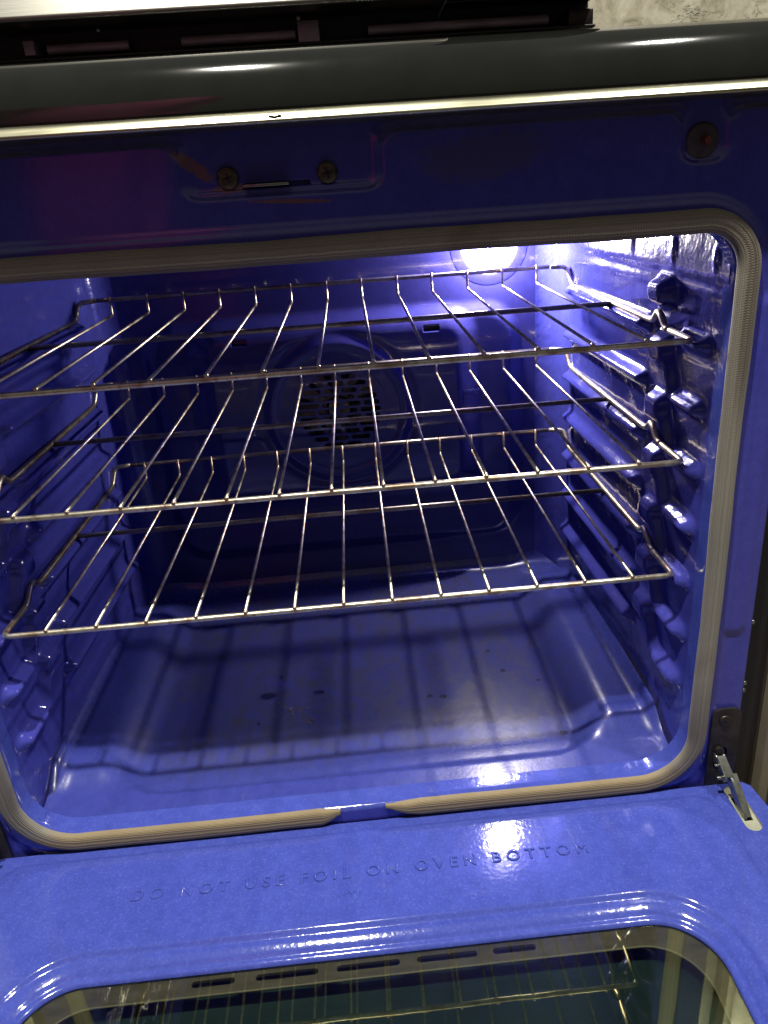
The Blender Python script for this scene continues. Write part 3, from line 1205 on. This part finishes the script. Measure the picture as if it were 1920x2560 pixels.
profile = [(-.0012, ZD - .0125), (-.0006, ZD - .0108), (.0006, ZD - .0098), (.0022, ZD - .0092), (.0040, ZD - .0090), (.0052, ZD - .0085),
           (.0066, ZD - .0072), (.0082, ZD - .0062), (.0100, ZD - .0055), (.0120, ZD - .0046), (.0140, ZD - .0040),
           (.0162, ZD - .0038), (.0180, ZD - .0032), (.0196, ZD - .0018), (.0210, ZD - .0006), (.0226, ZD - .0001), (.0250, ZD + .0000), (.034, ZD)]
loops = [wloop(d, z) for d, z in profile]
for (xo, y1o, ro, z) in ((.3395, -.0600, .020, ZD), (.3412, -.0580, .0215, ZD - .0002), (.3432, -.0560, .0225, ZD - .0012), (.3450, -.0545, .0235, ZD - .0014), (.3465, -.0535, .0245, ZD - .0014)):
    loops.append([(p[0], p[1], z) for p in rr_loop(-xo, xo, -.5600, y1o, ro, NC, NS)])
V = np.array(loops)
V = np.concatenate([V, V[:, :1]], 1)
link("door_panel", grid_mesh("door_panel", V, None, flip=True), M_door, door)
# outer border of the panel with its hinge slots
bm = bmesh.new()
inner = [(p[0], p[1]) for p in rr_loop(-.3465, .3465, -.5600, -.0535, .0245, NC, NS)]
outer = [(-.3775, -.0445), (-.3835, -.0500), (-.3870, -.0800), (-.3870, -.580), (.3870, -.580), (.3870, -.0800), (.3835, -.0500), (.3775, -.0445)]
# subdivide the outer edge a little
outer2 = []
for a, b_ in zip(outer, outer[1:] + outer[:1]):
    for k in range(6):
        outer2.append((a[0] + (b_[0] - a[0]) * k / 6, a[1] + (b_[1] - a[1]) * k / 6))
slots = []
for s in (1, -1):
    sl = capsule(s * .3632, -.0765, .0078, .0285, 7, 0)
    slots.append(sl)
plate(bm, outer2, [inner] + slots, lambda a, b_, d: (a, b_, ZD - .0014 - d), .0)
border = bm_obj("door_border", bm, M_door, door, smooth=False)
# slot walls and zinc inserts
for s, sl in zip((1, -1), slots):
    bm = bmesh.new()
    n = len(sl)
    a = [bm.verts.new((p[0], p[1], ZD - .0014)) for p in sl]
    b_ = [bm.verts.new((p[0], p[1], ZD - .0040)) for p in sl]
    for k in range(n):
        bm.faces.new((a[k], a[(k + 1) % n], b_[(k + 1) % n], b_[k]))
    bm_obj("slot_wall", bm, M_hinge, door)
    bm = bmesh.new()
    ins_out = capsule(s * .3632, -.0765, .0082, .0290, 7)
    hole = [(s * .3592 - .0032, -.054), (s * .3592 - .0032, -.0925), (s * .3632 + .0050, -.0925), (s * .3632 + .0050, -.054)]
    hole = [(s * .3632 + dx, y) for dx, y in ((-.0045 * s, -.056), (-.0045 * s, -.0905), (.0040 * s, -.0905), (.0040 * s, -.056))]
    plate(bm, ins_out, [hole], lambda a_, c_, d: (a_, c_, ZD - .0036 - d), .006)
    io = bm_obj("hinge_slot_insert", bm, M_insert, door)
    autosmooth(io, 40)
    box_obj("slot_well", (s * .3632 - .009, s * .3632 + .009, -.105, -.046, ZD - .020, ZD - .016), M_hole, door, .0005)
# rolled outer edge of the door
bm = bmesh.new()
n = len(outer2)
cx_, cy_ = 0, -.31
prev = None
rows = []
for (ins, z) in ((0, ZD - .0014), (.0012, ZD - .0020), (.0018, ZD - .0035), (.0018, ZD - .020), (.0018, ZD - .046)):
    rows.append([bm.verts.new((p[0] + (ins if p[0] > 0 else -ins), p[1] + (ins if p[1] > cy_ else -ins) * .6, z)) for p in outer2])
for a, b_ in zip(rows, rows[1:]):
    for k in range(n):
        bm.faces.new((a[k], a[(k + 1) % n], b_[(k + 1) % n], b_[k]))
bm.faces.new(rows[-1])
bm_obj("door_edge", bm, M_door, door)
# hinge arms (stamped links running from frame to door)
for s in (1, -1):
    arm = bmesh.new()
    def link_bar(p0, p1, w, t, bmx, taper=1.0):
        p0, p1 = Vector(p0), Vector(p1)
        d = (p1 - p0).normalized()
        side = Vector((1, 0, 0))
        up = side.cross(d).normalized()
        rows_ = []
        N = 8
        for k in range(N + 1):
            tt = k / N
            c = p0.lerp(p1, tt)
            ww = w * (1 + (taper - 1) * tt) * (.72 + .28 * math.sin(math.pi * min(1, max(0, tt * 1.0 + .0)) ** .8) if tt in (0, 1) else 1)
            rows_.append([bmx.verts.new(c + side * (t * a_) + up * (ww * b2)) for a_, b2 in ((-.5, -.5), (.5, -.5), (.5, .5), (-.5, .5))])
        for a_, b2 in zip(rows_, rows_[1:]):
            for k in range(4):
                bmx.faces.new((a_[k], a_[(k + 1) % 4], b2[(k + 1) % 4], b2[k]))
        bmx.faces.new(rows_[0])
        bmx.faces.new(rows_[-1])
    # u-shaped upper link: two cheeks and a web
    link_bar((s * .3460, YF - .003, -.4030), (s * .3500, -.0640, -.4190), .010, .0013, arm)
    link_bar((s * .3535, YF - .003, -.4030), (s * .3575, -.0640, -.4190), .010, .0013, arm)
    link_bar((s * .3498, YF - .010, -.3998), (s * .3538, -.0640, -.4142), .0014, .0080, arm)
    # flat lower link that dives into the slot
    link_bar((s * .3555, -.0590, -.4170), (s * .3605, -.0860, -.4460), .0125, .0024, arm, .9)
    link_bar((s * .3588, -.0600, -.4140), (s * .3635, -.0870, -.4430), .0030, .0060, arm)
    tube(arm, [(s * .3440, -.0585, -.4190), (s * .3600, -.0585, -.4190)], .0019, 12)
    tube(arm, [(s * .3440, YF - .012, -.4095), (s * .3570, YF - .012, -.4095)], .0014, 10)
    bmesh.ops.bevel(arm, geom=[e_ for e_ in arm.edges if len(e_.link_faces) == 2 and e_.calc_face_angle() > 1.0], offset=.0003, segments=1, affect='EDGES')
    ao = bm_obj("hinge_arm", arm, M_hinge, oven)
    autosmooth(ao, 40)

# pressed lettering on the door
fc = bpy.data.curves.new("lettering", 'FONT')
fc.body = "DO NOT USE FOIL ON OVEN BOTTOM"
fc.size = .0158
fc.extrude = .0006
fc.bevel_depth = .0008
fc.bevel_resolution = 3
fc.offset = -.00045
fc.space_character = 1.0
fo = bpy.data.objects.new("lettering", fc)
C.objects.link(fo)
bpy.context.view_layer.update()
w1 = fo.dimensions.x
fc.space_character = 2.0
bpy.context.view_layer.update()
w2 = fo.dimensions.x
fc.space_character = 1 + (.4140 - w1) / (w2 - w1)
bpy.context.view_layer.update()
dg = bpy.context.evaluated_depsgraph_get()
me = bpy.data.meshes.new_from_object(fo.evaluated_get(dg))
bpy.data.objects.remove(fo)
me.transform(Matrix.Translation((-.2115, -.1100, ZD + .0000)))
me.materials.clear()
lt = link("lettering", me, M_door, door)
tag(lt, "raised letters reading DO NOT USE FOIL ON OVEN BOTTOM")
# tiny pressed code under the line of letters
bm = bmesh.new()
for k in range(5):
    x = -.024 + k * .0045
    pts = [(x + .0017 * math.cos(a + k), -.1265 + .0018 * math.sin(a * (1 + (k % 2) * .5)), ZD + .0002) for a in np.linspace(0, 4.4, 8)]
    tube(bm, pts, .00035, 5)
bm_obj("pressed_code", bm, M_door, door)

# window: coated glass, metal frame seen through it, second frame edge, dark depth
bm = bmesh.new()
lo = [(p[0], p[1]) for p in rr_loop(-WX - .004, WX + .004, WY0 - .004, WY1 + .004, WR, NC, NS)]
vs = [bm.verts.new((p[0], p[1], ZD - .0130)) for p in lo]
bm.faces.new(vs)
bm_obj("window_glass", bm, M_glass, door, smooth=False)
bm = bmesh.new()
o_ = [(p[0], p[1]) for p in rr_loop(-WX - .012, WX + .012, WY0 - .012, WY1 + .012, WR, NC, NS)]
i_ = [(p[0], p[1]) for p in rr_loop(-WX + .016, WX - .016, WY0 + .016, WY1 - .0165, WR - .004, NC, NS)]
sl_ = [capsule((a + b_) / 2, -.1835, (b_ - a) / 2, .0027, 4) for a, b_ in ((-.146, -.111), (-.094, -.043), (-.028, .024), (.038, .088), (.101, .137))]
plate(bm, o_, [i_] + sl_, lambda a, b_, d: (a, b_, ZD - .0155 - d), .003)
autosmooth(bm_obj("inner_window_frame", bm, M_frame, door), 40)
bm = bmesh.new()
lp = rr_loop(-WX + .0165, WX - .0165, WY0 + .0165, WY1 - .0170, WR - .005, NC, NS)
lp = lp + lp[:2]
tube(bm, [(p[0], p[1], ZD - .0158) for p in lp], .0009, 8, caps=False)
bm_obj("inner_seal", bm, simple("cream_seal", (.20, .18, .12), .45, 0, 50, .1), door)
bm = bmesh.new()
box(bm, -.33, .33, -.47, -.14, ZD - .044, ZD - .034, 0)
bm_obj("outer_glass_back", bm, simple("dark_green_glass", (.018, .036, .032), .15, 0, 10, .3, bs=0), door, smooth=False)

# ================================================================= racks
def build_rack(z, first):
    root = empty("wire_rack", (0, 0, z))
    xs_ = [(k - 7) * .045 for k in range(1, 14)]
    RW = .3095
    def part(name, pts, r, mat, seg=12, caps=True):
        bm = bmesh.new()
        tube(bm, pts, r, seg, caps)
        return bm_obj(name, bm, mat, root)
    zr = -.0036
    # front rail turning into short front side pieces up to the hump
    f = [(-RW, .052, zr), (-RW, .0, zr), (RW, .0, zr), (RW, .052, zr)]
    part("front_rail", fillet(f, .008, 8), .0027, M_rail, 16)
    for s in (1, -1):
        p = [(s * RW, .050, zr), (s * RW, .058, zr + .0005), (s * (RW + .0005), .073, zr + .0105), (s * (RW + .002), .083, zr + .0112), (s * (RW + .0045), .0985, zr + .0008),
             (s * (RW + .0045), .110, zr), (s * (RW + .0040), .372, zr), (s * (RW + .001), .3895, .0170), (s * (RW - .02), .3905, .0185)]
        part("side_rail", fillet(p, .007, 5), .0031, M_raildark if s < 0 else M_rail, 14)
    part("rear_rail", [(-RW + .022, .3905, .0185), (0, .3905, .0186), (RW - .022, .3905, .0185)], .0028, M_raildark, 14)
    part("cross_rail", [(-RW - .003, .2165, -.0048), (RW + .003, .2165, -.0048)], .0029, M_raildark, 14)
    w0 = None
    for x in xs_:
        if w0 is None:
            bm = bmesh.new()
            p = fillet([(0, -.0012, .0002), (0, .3845, .0), (0, .3868, .0225)], .004, 4)
            rad = [.00155] * len(p)
            tube(bm, p, rad, 10)
            bmesh.ops.create_icosphere(bm, subdivisions=2, radius=.0021, matrix=Matrix.Translation((0, -.0010, -.0003)))
            w0 = bm_obj("wire", bm, M_wire, root)
            w0.location = (x, 0, 0)
        else:
            o = w0.copy()
            C.objects.link(o)
            o.parent = root
            o.location = (x, 0, 0)
            o.rotation_euler = (0, random.uniform(-.004, .004), random.uniform(-.0015, .0015))
    return root


racks = []
for z, lab in ((0.0, "uppermost of the three chrome wire racks, just below the lit oven lamp"),
               (-.1069, "middle chrome wire rack, in front of the round fan grille"),
               (-.2199, "lowest chrome wire rack, above the stained oven floor")):
    r_ = build_rack(z, None)
    tag(r_, lab, "oven rack", "wire racks inside the oven")
    racks.append(r_)

# ================================================================= surroundings
cab = empty("cabinet", (.42, 0, -.9))
tag(cab, "brown kitchen cabinet with a beige edge strip standing right of the oven", "cabinet")
def cpart(name, dims, mat, bev=.001):
    bm = bmesh.new()
    x0, x1, y0, y1, z0, z1 = dims
    box(bm, x0 - .42, x1 - .42, y0, y1, z0 + .9, z1 + .9, bev)
    o = bm_obj(name, bm, mat, cab)
    autosmooth(o, 50)
cpart("cabinet_side", (.3945, .4035, YF + .020, .58, -.9, .172), M_cabinet)
cpart("edge_strip", (.4037, .4137, YF + .006, .02, -.9, .172), M_beige)
cpart("cabinet_front", (.4139, .80, YF + .020, .58, -.9, .172), M_cabinet)

bm = bmesh.new()
box(bm, -1.6, 1.8, .655, .70, -.05, 1.2, 0)
bs_ = bm_obj("backsplash", bm, M_stone, None, smooth=False)
tag(bs_, "mottled beige stone backsplash wall behind the oven top, seen at upper right", "wall")

bm = bmesh.new()
box(bm, -3, 3, -3, 1.5, -.93, -.90, 0)
tag(bm_obj("floor", bm, M_floor, None, smooth=False), "brown kitchen floor under the oven", None, None, "structure")

# stand-in for someone's magenta clothes, added behind the camera only for its reflection
nx_, nz_ = 60, 40
U_, V_ = np.meshgrid(np.linspace(0, 1, nx_), np.linspace(0, 1, nz_), indexing='ij')
A_ = U_ * 2 * np.pi
rad_ = .075 + .13 * V_ + .014 * np.sin(5 * A_ + 5 * V_) + .010 * np.sin(14 * V_ + 2 * A_)
PX_ = -.44 + .05 * V_ + rad_ * np.cos(A_)
PY_ = -1.02 + rad_ * .6 * np.sin(A_)
PZ_ = -.25 + 1.05 * V_ + .03 * np.sin(A_ * 3)
cl = link("garment_stand_in", grid_mesh("garment_stand_in", np.stack([PX_, PY_, PZ_], -1)),
          simple("magenta_cotton", (.22, .016, .085), .8, 0, 40, .2))
tag(cl, "added magenta stand-in for clothing, out of view, mirrored at the left of the glossy oven front", "garment")

# dry crumbs on the oven floor
bm = bmesh.new()
for k in range(26):
    x, y = -.078 + random.gauss(0, .016), .130 + random.gauss(0, .014)
    bmesh.ops.create_icosphere(bm, subdivisions=1, radius=random.uniform(.0005, .0012),
                               matrix=Matrix.Translation((x, y, -.4394)) @ Matrix.Diagonal((random.uniform(1, 2), 1, .5, 1)))
tag(bm_obj("crumbs", bm, simple("toasted_crumb", (.30, .24, .10), .6, 0, 300, .4)), "pale dry crumbs scattered on the oven floor left of centre", "crumbs", None, "stuff")
